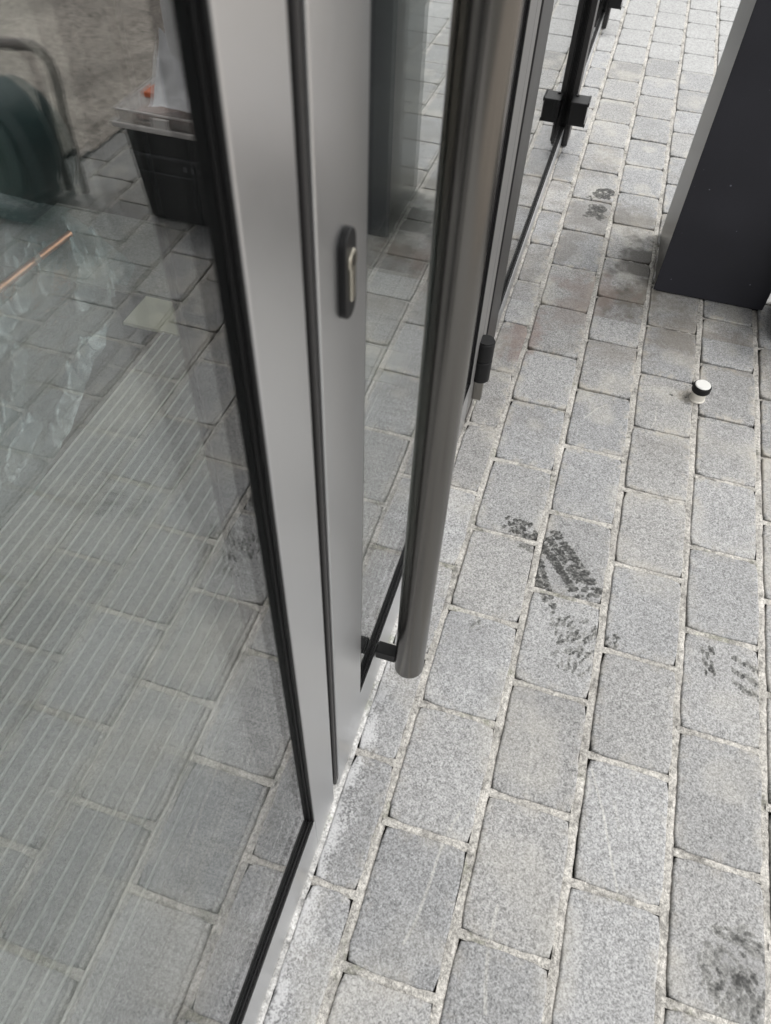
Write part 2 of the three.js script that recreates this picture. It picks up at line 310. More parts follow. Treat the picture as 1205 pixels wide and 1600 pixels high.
  { // pale filler where the stones meet the frame
    const n = 1500, P = [], U = [], I = [];
    for (let i = 0; i <= n; i++) for (let k = 0; k < 4; k++) {
      const f = -0.2 + 1.15 * i / n, x = FACE - 0.012 + k * 0.0064 + 0.0012 * (noise(f * 60, k, 84) - 0.5);
      P.push(x, -0.0004 - 0.0009 * (k === 3) * 2 + 0.0014 * (noise(x * 200, f * 150, 85) - 0.5), -f); U.push(x, f);
      if (i < n && k < 3) { const a = i * 4 + k; I.push(a, a + 1, a + 5, a, a + 5, a + 4); }
    }
    const g = new THREE.BufferGeometry(); g.setAttribute('position', new THREE.Float32BufferAttribute(P, 3)); g.setAttribute('uv', new THREE.Float32BufferAttribute(U, 2)); g.setIndex(I); g.computeVertexNormals();
    part('edge_filler', g, std({ map: scaled(mortarTex, 0.8), color: lin(1.12, 1.15, 1.2), roughness: 0.9 }), paving);
    const Q = [], V = [], W = [];
    for (let i = 0; i <= n; i++) for (let k = 0; k < 4; k++) {
      const f = 0.93 + 8 * i / n, x = FACE - 0.012 + k * 0.0066 + 0.0016 * (noise(f * 60, k, 86) - 0.5);
      Q.push(x, -0.0014 - 0.0016 * (k === 3) + 0.002 * (noise(x * 200, f * 120, 87) - 0.5), -f); V.push(x, f);
      if (i < n && k < 3) { const a = i * 4 + k; W.push(a, a + 1, a + 5, a, a + 5, a + 4); }
    }
    strips.push([Q, V, W]);
  }
  const gs = strips.map(([P, U, I]) => { const g = new THREE.BufferGeometry(); g.setAttribute('position', new THREE.Float32BufferAttribute(P, 3)); g.setAttribute('uv', new THREE.Float32BufferAttribute(U, 2)); g.setIndex(I); g.computeVertexNormals(); return g; });
  const mo = part('joint_mortar', mergeGeometries(gs), M.mortar, paving); mo.userData.kind = 'stuff';
  const ro = part('outer_pavers', mergeGeometries(rest), M.stoneC, paving); ro.userData.kind = 'stuff';
}

// ------------------------------------------------------------------ the building: room, canopy, outside wall
const plaster = std({ color: lin(0.08, 0.078, 0.075), roughness: 0.95 }), white = std({ color: lin(0.7, 0.69, 0.67), roughness: 0.9 }), concrete = std({ map: scaled(dataTex(512, 512, (i, j, o) => { const v = 0.035 * (0.8 + 0.25 * noise(i / 3, j / 3, 101, 0) + 0.3 * noise(i / 64, j / 64, 102, 8)); o[0] = v; o[1] = v * 0.98; o[2] = v * 0.95; }, true), 0.8), bumpMap: scaled(fineBump, 0.3), bumpScale: 0.0004, roughness: 0.95 });
const BACK = -0.19 * K, ROOMX = -4.6, Z0 = -3.2, Z1 = 7.2, TOP = 2.36;
{
  struct('interior_floor', box(ROOMX, BACK, -0.2, 0, Z0, Z1), concrete);
  struct('ceiling', box(ROOMX - 0.2, BACK + 0.06, 2.72, 2.9, Z0 - 0.2, Z1 + 0.2), white);
  struct('wall', box(ROOMX - 0.2, BACK + 0.06, -0.2, 2.72, Z0 - 0.2, Z0), plaster);
  struct('wall', box(ROOMX - 0.2, BACK + 0.06, -0.2, 2.72, Z1, Z1 + 0.2), plaster);
  struct('wall', box(ROOMX - 0.2, ROOMX, -0.2, 2.72, Z0, Z1), plaster);
  struct('lintel', box(BACK, FACE, TOP, 2.72, Z0, Z1), std({ color: lin(0.05, 0.05, 0.055), roughness: 0.5 }));
  struct('canopy', box(FACE + 0.06, 0.80, 2.72, 2.9, Z0 - 0.2, 2.45), std({ color: lin(0.5, 0.5, 0.48), roughness: 0.8 }));  // unseen overhead; reach set for the shade it gives the near paving
}

// ------------------------------------------------------------------ metals, rubber, glass
const brushV = dataTex(256, 512, (i, j, o) => { const v = 0.5 * noise(i / 1.3, j / 60, 111, 0) + 0.3 * noise(i / 3, j / 24, 112, 0) + 0.2 * noise(i / 2, j / 2, 113, 0); o[0] = o[1] = o[2] = v; });
const roughT = dataTex(512, 512, (i, j, o) => { const v = 0.86 + 0.10 * noise(i / 64, j / 128, 115, 0) + 0.04 * (noise(i / 3, j / 3, 116, 0) - 0.5); o[0] = o[1] = o[2] = v; });
const steel = std({ color: lin(0.655, 0.66, 0.67), metalness: 1, roughness: 0.37, roughnessMap: scaled(roughT, 1.3) });
const barSteel = std({ color: lin(0.185, 0.178, 0.168), metalness: 1, roughness: 0.25, roughnessMap: scaled(roughT, 0.4) });
const dimSteel = std({ color: lin(0.26, 0.255, 0.25), metalness: 0.6, roughness: 0.5 });  // darker copy of steel; the far stile's dimmer reflection is in its colour
const phys = (o) => new THREE.MeshPhysicalMaterial(o);
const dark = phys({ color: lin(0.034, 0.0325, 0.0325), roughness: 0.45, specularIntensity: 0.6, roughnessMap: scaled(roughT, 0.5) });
const darker = phys({ color: lin(0.009, 0.009, 0.0095), roughness: 0.42, specularIntensity: 0.5 });
const rubber = phys({ color: lin(0.008, 0.008, 0.0085), roughness: 0.6, specularIntensity: 0.45, bumpMap: scaled(fineBump, 0.1), bumpScale: 0.0002 });
const glass = new THREE.MeshPhysicalMaterial({ color: lin(0.975, 0.992, 0.988), transmission: 1, thickness: 0, roughness: 0.0, ior: 1.72, metalness: 0 });
const G0 = -0.1374, GT = 0.0045, G1 = -0.160;   // outer pane's outer face, pane thickness, inner pane's outer face

function panes(parent, f0, f1, y0, y1) {
  part('glass_pane', kb(G0 - GT, G0, y0, y1, f0, f1), glass, parent);
  part('glass_pane', kb(G1 - GT, G1, y0, y1, f0, f1), glass, parent);
  const s = 0.009;                              // dark spacer round the edge of the double glazing
  const xa = G1 - 0.0044, xb = G0 - 0.0004;
  part('glass_spacer', merge([kb(xa, xb, y0, y1, f0, f0 + s), kb(xa, xb, y0, y1, f1 - s, f1), kb(xa, xb, y0, y0 + s, f0 + s, f1 - s), kb(xa, xb, y1 - s, y1, f0 + s, f1 - s)]), rubber, parent);
}
function gasket(parent, f0, f1, y0, y1) {       // two lips of black rubber round a pane, outside
  const F = -0.1305, a = (x0, x1, t) => merge([kb(x0, x1, y0, y1, f0, f0 + t, 0.0015), kb(x0, x1, y0, y1, f1 - t, f1, 0.0015), kb(x0, x1, y0, y0 + t, f0 + t, f1 - t, 0.0015), kb(x0, x1, y1 - t, y1, f0 + t, f1 - t, 0.0015)]);
  part('glazing_gasket', a(G0, -0.1348, 0.0036), rubber, parent);
  part('glazing_bead', a(-0.1346, F - 0.0005, 0.0024), darker, parent);
}
function leaf(name, label, group, f0, f1, sa, sb, rail, mat = steel, y1 = 1.94, matB = mat) {   // frame of stiles and rails round double glazing
  const F = -0.1305, t = thing(name, label, name === 'glazed_door' ? 'door' : 'window', [FACE, 0, -(f0 + f1) / 2 * K], group), yb = 0.0025, mid = -0.166;
  part('stile', kb(mid, F, yb, y1, f0, f0 + sa, 0.0016), mat, t);
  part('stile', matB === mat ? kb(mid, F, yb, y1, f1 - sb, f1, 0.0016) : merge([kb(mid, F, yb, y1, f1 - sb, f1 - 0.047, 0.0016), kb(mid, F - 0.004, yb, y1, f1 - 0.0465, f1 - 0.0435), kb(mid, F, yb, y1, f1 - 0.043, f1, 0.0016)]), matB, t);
  part('bottom_rail', kb(mid, F - 0.0004, yb, rail, f0 + sa - 0.0005, f1 - sb + 0.0005, 0.0012), mat, t);
  part('top_rail', kb(mid, F - 0.0004, y1 - rail, y1, f0 + sa - 0.0005, f1 - sb + 0.0005, 0.0012), mat, t);
  const B = F - 0.0595, M0 = mid - 0.0003;
  part('inner_profile', merge([kb(B, M0, yb, y1, f0, f0 + sa - 0.03), kb(B, M0, yb, y1, f1 - sb + 0.03, f1), kb(B, M0, yb, rail - 0.03, f0 + sa - 0.03, f1 - sb + 0.03), kb(B, M0, y1 - rail + 0.03, y1, f0 + sa - 0.03, f1 - sb + 0.03)]), dark, t);  // dark colour puts in the shade on the inner half of the frame
  gasket(t, f0 + sa, f1 - sb, rail, y1 - rail);
  panes(t, f0 + sa - 0.008, f1 - sb + 0.008, rail - 0.008, y1 - rail + 0.008);
  return t;
}
const leaf1 = leaf('glazed_door', 'silver framed glass door leaf in the left foreground, without a handle', undefined, -0.545, 0.308, 0.061, 0.061, 0.099);
const leaf2 = leaf('glazed_door', 'silver framed glass door leaf carrying the long vertical pull bar and keyhole', undefined, 0.328, 1.175, 0.087, 0.115, 0.097, steel, 1.94, dimSteel);
{ // rubber seal between the two leaves, on the first one
  part('meeting_seal', merge([kb(-0.18, -0.1395, 0.013, 1.93, 0.3084, 0.3276), kb(-0.1395, -0.1345, 0.013, 1.93, 0.3095, 0.3165, 0.002, 3)]), rubber, leaf1);
  part('seal_lip', kb(-0.1395, -0.1325, 0.013, 1.93, 0.3215, 0.3272, 0.003, 3), dark, leaf1);
}
{ // key plate with a profile cylinder, on the second leaf's stile
  const y = 0.7475 * K, f = 0.3685 * K, w = 0.0118, h = 0.0345;
  const sh = new THREE.Shape(); sh.absarc(0, h - w, w, 0, Math.PI); sh.absarc(0, w - h, w, Math.PI, 2 * Math.PI);
  const turn = (g) => { g.rotateY(Math.PI / 2); g.translate(FACE, y, -f); return g; };
  const pl = part('key_plate', turn(new THREE.ExtrudeGeometry(sh, { depth: 0.0040, bevelEnabled: true, bevelThickness: 0.0018, bevelSize: 0.0016, bevelOffset: -0.0016, bevelSegments: 4, curveSegments: 20 })), darker, leaf2);
  const cy = new THREE.Shape(); cy.absarc(0, 0.012, 0.0070, -0.95, Math.PI + 0.95); cy.lineTo(-0.0038, -0.016); cy.absarc(0, -0.016, 0.0038, Math.PI, 2 * Math.PI); cy.closePath();
  part('lock_cylinder', turn(new THREE.ExtrudeGeometry(cy, { depth: 0.0068, bevelEnabled: true, bevelThickness: 0.001, bevelSize: 0.0008, bevelSegments: 2, curveSegments: 16 })), std({ color: lin(0.72, 0.68, 0.58), metalness: 1, roughness: 0.25 }), pl);
  const ks = turn(new THREE.BoxGeometry(0.0018, 0.008, 0.001).translate(0, 0.012, 0.0078)); part('key_slot', ks, rubber, pl);
}
{ // round pull bar on square brackets
  const x = -0.0843 * K, f = 0.489 * K, r = 0.0201 * K, y0 = 0.070 * K, y1 = 1.82 * K, b = 0.0015;
  const bar = part('pull_bar', merge([lathe([[0, y0], [r - b, y0]], x, f, 96), new THREE.LatheGeometry([new THREE.Vector2(r - b, y0), new THREE.Vector2(r - 0.0004, y0 + 0.0004), new THREE.Vector2(r, y0 + b), new THREE.Vector2(r, y1)], 96).translate(x, 0, -f), lathe([[r, y1], [0, y1]], x, f, 96)]), barSteel, leaf2);
  for (const yy of [0.083, 1.80]) part('bracket', kb(-0.1303, -0.1030, yy, yy + 0.0165, 0.480, 0.498, 0.0012), darker, bar);
}
{ // hinge at the far edge of the second leaf
  const x = -0.1215 * K, f = 1.112 * K, r = 0.0172 * K;
  const h = part('hinge', merge([cyl(r, 0.073 * K, 0.119 * K, x, f, 32, 0.0012), cyl(r, 0.1205 * K, 0.160 * K, x, f, 32, 0.0012), cyl(r * 0.9, 0.160 * K, 0.1625 * K, x, f, 32, 0.0008)]), darker, leaf2);
  part('hinge_pin', kb(-0.1300, -0.1130, 0.024, 0.073, 1.105, 1.119, 0.001), std({ color: lin(0.30, 0.29, 0.27), metalness: 1, roughness: 0.4 }), h);
}
// fixed frame and glazing further along the front
{
  const post = (label, f0, f1, x1) => { const t = thing('frame_post', label, 'post', [FACE, 0, -(f0 + f1) / 2 * K]); part('post_profile', merge([kb(-0.19, x1, 0.002, 1.94, f0, f1, 0.0015)]), dark, t); return t; };
  const p1 = post('dark anthracite frame post just beyond the hinge of the door with the pull bar', 1.1965, 1.338, -0.1300);
  part('rebate_seal', kb(-0.18, -0.140, 0.01, 1.93, 1.1752, 1.1963), rubber, p1);
  part('frame_shoe', kb(-0.1295, -0.1265, 0.0025, 0.012, 1.06, 1.34, 0.001), std({ color: lin(0.5, 0.48, 0.46), metalness: 1, roughness: 0.45 }), p1);
  const p2 = post('black frame post that carries the nearer black door holder', 2.303, 2.395, -0.1135);
  part('post_bead', kb(-0.1300, -0.1270, 0.005, 1.93, 2.2985, 2.3028, 0.001), darker, p2);
  const p3 = post('black frame post farthest along the front, at the top edge of the view', 3.345, 3.44, -0.1135);
  const pane = (label, f0, f1) => { const t = thing('fixed_glazing', label, 'window', [FACE, 0, -(f0 + f1) / 2 * K]);
    const F = -0.1305; part('bottom_rail', kb(-0.19, F, 0.0025, 0.055, f0, f1, 0.0012), steel, t); part('top_rail', kb(-0.19, F, 1.88, 1.94, f0, f1, 0.0012), steel, t);
    gasket(t, f0, f1, 0.055, 1.88); panes(t, f0, f1, 0.053, 1.882); return t; };
  pane('fixed glass panel between the hinge post and the black door holder post', 1.338, 2.303);
  pane('fixed glass panel just beyond the nearer black door holder', 2.395, 3.345);
  pane('far end glass panel past the last black frame post', 3.44, 5.9);
  pane('glass panel at the near end of the front, left of the doors', -2.6, -0.565);
  const hold = (label, f) => {                  // door holder: a block on the post, a foot rod below
    const t = thing('door_holder', label, 'door holder', [-0.1 * K, 0, -f * K], 'black door holders along the glass front');
    part('holder_block', merge([kb(-0.1235, -0.0765, 0.086, 0.1475, f - 0.062, f - 0.001, 0.003, 3), kb(-0.0780, -0.0735, 0.084, 0.094, f - 0.060, f - 0.003, 0.002), kb(-0.0780, -0.0735, 0.139, 0.150, f - 0.060, f - 0.003, 0.002)]), darker, t);
    part('holder_highlight', kb(-0.0770, -0.0750, 0.094, 0.139, f - 0.058, f - 0.005), std({ color: lin(0.75, 0.75, 0.76), metalness: 1, roughness: 0.3 }), t);  // bright piece painted in for the white highlight on the block side
    part('foot_rod', cyl(0.0058, 0.028, 0.087 * K, -0.117 * K, (f - 0.03) * K, 20), dark, t);
    part('mounting_screw', cyl(0.006, 0.147 * K, 0.151 * K, -0.112 * K, (f - 0.015) * K, 12), darker, t);
    return t;
  };
  hold('black door holder block with a foot rod on the nearer frame post', 2.303);
  hold('black door holder block at the very top edge, on the farther frame post', 3.345);
}

// ------------------------------------------------------------------ column clad in dark sheet
{
  const x0 = 0.187, x1 = 0.432, f0 = 1.639, f1 = 1.905, t = thing('clad_column', 'square column clad in dark anthracite sheet, standing on the paving at right', 'column', [0.31 * K, 0, -1.77 * K]);
  const speck = dataTex(1024, 1024, (i, j, o) => { let v = 0.020 + 0.005 * noise(i / 120, j / 120, 121, 0) + 0.002 * noise(i / 2, j / 2, 122, 0); const cx = Math.floor(i / 40), cy = Math.floor(j / 40), px = (cx + 0.2 + 0.6 * hash(cx, cy, 123)) * 40, py = (cy + 0.2 + 0.6 * hash(cx, cy, 124)) * 40, d = Math.hypot(i - px, j - py), rad = 3.4 * Math.pow(hash(cx, cy, 125), 6); if (hash(cx, cy, 126) > 0.62 && d < rad) v += 0.11; o[0] = v; o[1] = v * 1.0; o[2] = v * 1.24; }, true);
  const sheet = phys({ map: scaled(speck, 0.7), roughness: 0.45, specularIntensity: 0.45, roughnessMap: scaled(roughT, 0.6) });
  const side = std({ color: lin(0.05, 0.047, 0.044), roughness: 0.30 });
  part('front_sheet', kb(x0 - 0.0006, x1, 0.004, 2.318, f0, f0 + 0.003, 0.001), sheet, t);
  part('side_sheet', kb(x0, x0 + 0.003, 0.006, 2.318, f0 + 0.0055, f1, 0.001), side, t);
  part('side_sheet', kb(x1 - 0.003, x1, 0.006, 2.318, f0 + 0.0055, f1, 0.001), sheet, t);
  part('back_sheet', kb(x0 + 0.0032, x1 - 0.0032, 0.006, 2.318, f1 - 0.003, f1), sheet, t);
  part('column_core', kb(x0 + 0.006, x1 - 0.006, -0.03, 2.319, f0 + 0.006, f1 - 0.006), rubber, t);
}
// ------------------------------------------------------------------ door stop screwed to the paving
{
  const x = 0.300 * K, f = 1.283 * K, t = thing('door_stop', 'small round door stop with a black rubber ring, screwed to the paving at right', 'door stop', [x, 0, -f]);
  part('stop_base', lathe([[0.0186, 0], [0.0182, 0.0025], [0.0168, 0.004], [0.0160, 0.0245], [0, 0.0245]], x, f, 36), std({ color: lin(0.66, 0.63, 0.57), metalness: 0.3, roughness: 0.45 }), t);
  part('rubber_ring', lathe([[0.0150, 0.0240], [0.0195, 0.0243], [0.0214, 0.0270], [0.0214, 0.0385], [0.0198, 0.0415], [0.0165, 0.0422]], x, f, 40), rubber, t);
  part('stop_cap', lathe([[0.0180, 0.0408], [0.0178, 0.0430], [0.0165, 0.0444], [0, 0.0448]], x, f, 40), std({ color: lin(0.80, 0.79, 0.77), metalness: 0.2, roughness: 0.45, bumpMap: scaled(fineBump, 0.03), bumpScale: 0.0004 }), t);
}

// ------------------------------------------------------------------ inside: entrance mat, pale strip, plastic film, copper pipe
{
  const t = thing('entrance_mat', 'ribbed grey entrance mat with pale metal strips on the floor inside the glass', 'mat', [-0.55 * K, 0, -0.3 * K]);
  const carpet = dataTex(512, 512, (i, j, o) => { const v = 0.33 * (0.55 + 0.5 * noise(i / 2, j / 2, 131, 0) + 0.4 * noise(i / 5, j / 5, 132, 0)) * (0.85 + 0.3 * noise(i / 90, j / 90, 133, 0)); o[0] = v; o[1] = v * 0.965; o[2] = v * 0.90; }, true);
  const cm = std({ map: scaled(carpet, 0.4), roughness: 1, bumpMap: scaled(grainBump, 0.25), bumpScale: 0.003 }), am = std({ color: lin(0.76, 0.74, 0.70), metalness: 0.0, roughness: 0.4 });
  const f0 = -0.75, f1 = 1.112, n = 25, p = 0.0203, xs = (i) => -0.7985 + i * p;
  part('mat_backing', kb(xs(0) - 0.004, xs(n - 1) + 0.022, 0.0008, 0.0022, f0, f1), rubber, t);
  for (let i = 0; i < n; i++) {
    part('metal_strip', kb(xs(i) - 0.0015, xs(i) + 0.0012, 0.0022, 0.0080, f0, f1, 0.0004, 1), am, t);
    part('carpet_insert', kb(xs(i) + 0.0032, xs(i) + p - 0.0019, 0.0022, 0.0068, f0, f1), cm, t);
  }
  const s = thing('threshold_tile', 'floor slabs past the far end of the entrance mat, the first pale cream, the next added to brighten the floor', 'floor strip', [-0.6 * K, 0, -1.16 * K]);
  part('strip_slab', kb(-0.895, -0.28, 0.001, 0.0085, 1.1145, 1.215, 0.0008), std({ color: lin(0.80, 0.74, 0.58), roughness: 0.6 }), s);
  part('added_slab', kb(-1.30, -0.28, 0.001, 0.0065, 1.2165, 1.50, 0.0008), std({ map: scaled(stoneC, 1), color: lin(0.85, 0.82, 0.78), roughness: 0.85 }), s);  // added slab, paler than the concrete, to brighten the floor here
}
{ // crumpled film
  const t = thing('plastic_film', 'crumpled clear plastic film lying over the mat behind the left glass', 'plastic film', [-1.45, 0, -1.2]);
  const edge = [[-0.934, 0.60], [-0.930, 0.694], [-0.922, 0.749], [-0.935, 0.827], [-0.943, 0.906], [-0.985, 1.04], [-1.022, 1.136], [-1.024, 1.22], [-1.10, 1.40], [-1.13, 1.523], [-1.292, 1.617], [-1.45, 1.70]];
  const right = (f) => { if (f <= edge[0][1]) return edge[0][0] - (edge[0][1] - f) * 0.5; for (let i = 0; i + 1 < edge.length; i++) if (f <= edge[i + 1][1]) { const u = (f - edge[i][1]) / (edge[i + 1][1] - edge[i][1]); return edge[i][0] + (edge[i + 1][0] - edge[i][0]) * u; } return -1.45; };
  const cre = [[[-1.054, 1.138], [-1.006, 1.035], [-0.958, 0.881]], [[-1.025, 0.899], [-0.994, 0.762]], [[-1.114, 1.404], [-1.06, 1.31], [-1.018, 1.228]], [[-1.266, 1.507], [-1.221, 1.458]], [[-1.37, 1.485], [-1.33, 1.40], [-1.287, 1.327]], [[-1.019, 1.227], [-1.059, 1.162]], [[-1.40, 1.62], [-1.25, 1.45], [-1.16, 1.30]], [[-1.30, 1.60], [-1.19, 1.46], [-1.10, 1.36]], [[-1.2, 1.1], [-1.08, 0.9], [-1.0, 0.70]], [[-1.5, 1.5], [-1.3, 1.2], [-1.15, 0.8]], [[-1.7, 1.3], [-1.45, 1.05], [-1.3, 0.7]], [[-1.42, 1.5], [-1.36, 1.36], [-1.30, 1.25]]];
  const seg = (x, f, a, b) => { const vx = b[0] - a[0], vf = b[1] - a[1], u = clamp(((x - a[0]) * vx + (f - a[1]) * vf) / (vx * vx + vf * vf)); return [Math.hypot(x - a[0] - u * vx, f - a[1] - u * vf), u]; };
  const nx = 230, nf = 300, P = [], I = [];
  for (let j = 0; j <= nf; j++) { const f = 0.30 + (1.72 - 0.30) * j / nf, xr = right(f), xl = -2.05 + 0.08 * noise(f * 5, 1, 141);
    for (let i = 0; i <= nx; i++) { const x = xr + (xl - xr) * Math.pow(i / nx, 1.25);
      let y = 0.013 + 0.010 * (noise(x * 7, f * 7, 142)) + 0.006 * Math.abs(noise(x * 19, f * 13, 143) - 0.5) + 0.0035 * Math.abs(noise(x * 50, f * 40, 144) - 0.5) + 0.0024 * noise(x * 130, f * 130, 145);
      cre.forEach((c, k) => { for (let q = 0; q + 1 < c.length; q++) { const [d] = seg(x, f, c[q], c[q + 1]); const w = 0.011 + 0.006 * hash(k, q, 146); if (d < w * 2.2) y += (0.030 + 0.016 * hash(k, q, 147)) * Math.exp(-d * d / (w * w)) * (0.7 + 0.6 * noise(x * 60, f * 60, 148)); } });
      P.push(x, y, -f); if (i < nx && j < nf) { const a = j * (nx + 1) + i; I.push(a, a + 1, a + nx + 2, a, a + nx + 2, a + nx + 1); } } }
  const g = new THREE.BufferGeometry(); g.setAttribute('position', new THREE.Float32BufferAttribute(P, 3)); g.setIndex(I); g.computeVertexNormals(); metreUV(g);
  part('film_sheet', g, new THREE.MeshPhysicalMaterial({ color: lin(0.80, 0.89, 0.90), transmission: 0.74, thickness: 0, roughness: 0.17, ior: 2.0, side: THREE.DoubleSide }), t);
  const c = thing('copper_pipe', 'straight copper pipe lying on the plastic film behind the left glass', 'pipe', [-1.21 * K, 0.03, -1.25 * K]);
  const cu = std({ color: lin(0.86, 0.42, 0.26), metalness: 0.85, roughness: 0.36 }), A = new THREE.Vector3(-1.167 * K, 0.062, -0.94 * K), B = new THREE.Vector3(-1.135 * K, 0.062, -1.319 * K);
  const wall = []; for (const [ra, rb, ya, yb] of [[0.0095, 0.0095, 0, 1], [0.0095, 0.008, 1, 1], [0.008, 0.008, 1, 0.9]]) { const gg = new THREE.LatheGeometry([new THREE.Vector2(ra, ya * A.distanceTo(B)), new THREE.Vector2(rb, yb * A.distanceTo(B))], 28); wall.push(gg); }
  const pg = merge(wall); pg.applyQuaternion(new THREE.Quaternion().setFromUnitVectors(new THREE.Vector3(0, 1, 0), B.clone().sub(A).normalize())); pg.translate(A.x, A.y, A.z);
  part('pipe_wall', pg, cu, c);
}

// ------------------------------------------------------------------ outside, right of the view: what the glass mirrors
{ // bed of brown gravel along the far side of the passage
  const brown = dataTex(1024, 1024, (i, j, o) => { const v = 0.31 * (0.45 + 0.6 * noise(i / 5, j / 5, 151, 0) + 0.45 * noise(i / 11, j / 11, 152, 0)) * (0.75 + 0.5 * noise(i / 150, j / 150, 153, 0)); o[0] = v * 1.08; o[1] = v * 0.97; o[2] = v * 0.86; }, true);
  const n = 190, m = 260, P = [], I = [];
  for (let j = 0; j <= m; j++) for (let i = 0; i <= n; i++) { const x = WALLX + 0.004 + 3.2 * Math.pow(i / n, 1.4), f = -1 + 7.5 * j / m; P.push(x, -0.012 + 0.022 * noise(x * 38, f * 38, 154) + 0.03 * noise(x * 3, f * 3, 155), -f); if (i < n && j < m) { const a = j * (n + 1) + i; I.push(a, a + 1, a + n + 2, a, a + n + 2, a + n + 1); } }
  const g = new THREE.BufferGeometry(); g.setAttribute('position', new THREE.Float32BufferAttribute(P, 3)); g.setIndex(I); g.computeVertexNormals();
  struct('gravel', metreUV(g), std({ map: scaled(brown, 1.1), roughness: 0.95, bumpMap: scaled(brown, 1.1), bumpScale: 0.006 }));
}
{ // storage tub with a clear lid, paper on top
  const t = thing('storage_tub', 'black plastic storage tub with a clear lid and orange clip, standing on the paving', 'storage tub', [0.60 * K, 0, -1.60 * K]);
  const taper = (x0, x1, y0, y1, f0, f1, k, r) => { const g = kb(x0, x1, y0, y1, f0, f1, r, 3), p = g.attributes.position, cx = (x0 + x1) / 2 * K, cf = -(f0 + f1) / 2 * K; for (let i = 0; i < p.count; i++) { const s = 1 - k * (y1 * K - p.getY(i)) / ((y1 - y0) * K); p.setX(i, cx + (p.getX(i) - cx) * s); p.setZ(i, cf + (p.getZ(i) - cf) * s); } g.computeVertexNormals(); return g; };
  const blk = std({ color: lin(0.008, 0.008, 0.009), roughness: 0.35 });
  part('tub_body', taper(0.435, 0.790, 0.003, 0.232, 1.515, 1.70, 0.10, 0.015), blk, t);
  part('tub_rib', merge([kb(0.44, 0.7775, 0.165, 0.172, 1.513, 1.526, 0.002), kb(0.45, 0.770, 0.125, 0.128, 1.517, 1.532, 0.001)]), std({ color: lin(0.05, 0.05, 0.055), roughness: 0.35 }), t);
  for (let i = 0; i < 9; i++) part('embossed_mark', kb(0.50 + i * 0.018, 0.50 + i * 0.018 + 0.006 + 0.007 * hash(i, 1, 161), 0.143, 0.154, 1.5145, 1.53, 0.0006), std({ color: lin(0.14, 0.14, 0.15), roughness: 0.5 }), t);
  const clear = new THREE.MeshPhysicalMaterial({ color: lin(0.90, 0.88, 0.86), transmission: 0.75, thickness: 0, roughness: 0.25, ior: 1.5 });
  part('clear_lid', merge([kb(0.425, 0.800, 0.232, 0.240, 1.500, 1.712, 0.004), kb(0.432, 0.793, 0.240, 0.268, 1.507, 1.705, 0.012, 3)]), clear, t);
  part('lid_rim', merge([kb(0.424, 0.801, 0.2300, 0.2420, 1.4965, 1.503, 0.003), kb(0.797, 0.804, 0.2300, 0.2420, 1.4965, 1.715, 0.003), kb(0.432, 0.793, 0.2640, 0.2685, 1.5055, 1.511, 0.002), kb(0.788, 0.794, 0.2640, 0.2685, 1.5055, 1.706, 0.002), kb(0.52, 0.56, 0.236, 0.262, 1.500, 1.508, 0.002), kb(0.66, 0.70, 0.236, 0.262, 1.500, 1.508, 0.002)]), std({ color: lin(0.62, 0.59, 0.57), roughness: 0.3 }), t);  // rim in a pale colour that carries the highlights of the lid edges
  part('orange_clip', kb(0.728, 0.765, 0.264, 0.278, 1.585, 1.635, 0.004, 3), std({ color: lin(0.62, 0.14, 0.04), roughness: 0.4 }), t);
  part('lid_tray', kb(0.46, 0.76, 0.241, 0.255, 1.53, 1.69, 0.004), std({ color: lin(0.40, 0.26, 0.22), roughness: 0.6 }), t);
  const pr = thing('paper_roll', 'white paper roll standing upright on the clear lid of the storage tub', 'paper roll', [0.59 * K, 0.268 * K, -1.63 * K]);
  part('roll_body', merge([cyl(0.066, 0.270 * K, 0.62 * K, 0.652 * K, 1.645 * K, 48, 0.002)]), std({ color: lin(0.83, 0.82, 0.82), roughness: 0.8 }), pr);
  part('roll_end', lathe([[0.067, 0.515 * K], [0.069, 0.52 * K], [0.069, 0.53 * K], [0.067, 0.535 * K]], 0.652 * K, 1.645 * K, 48), std({ color: lin(0.80, 0.80, 0.80), roughness: 0.7 }), pr);
  const pw = thing('crumpled_paper', 'creased white paper sheet lying over the front of the tub lid', 'paper', [0.55 * K, 0.27 * K, -1.55 * K]);
  const n = 40, P = [], I = [], TH = [[0, 1], [1, 0]];
  for (let j = 0; j <= n; j++) for (let i = 0; i <= n; i++) { const u = i / n, v = j / n, x = 0.50 + 0.205 * u + 0.01 * v, f = 1.512 + 0.10 * v + 0.008 * noise(u * 4, v * 4, 171), y = 0.271 + 0.115 * Math.pow(v, 1.3) * (0.6 + 0.4 * u) + 0.018 * Math.abs(noise(u * 5 + v * 2, v * 3, 172) - 0.5) + 0.01 * noise(u * 9, v * 9, 173); P.push(x * K, y * K, -f * K); if (i < n && j < n) { const a = j * (n + 1) + i; I.push(a, a + 1, a + n + 2, a, a + n + 2, a + n + 1); } }
  const gp = new THREE.BufferGeometry(); gp.setAttribute('position', new THREE.Float32BufferAttribute(P, 3)); gp.setIndex(I); gp.computeVertexNormals(); metreUV(gp);
  part('paper_sheet', gp, std({ color: lin(0.86, 0.86, 0.88), roughness: 0.85, side: THREE.DoubleSide }), pw);
}
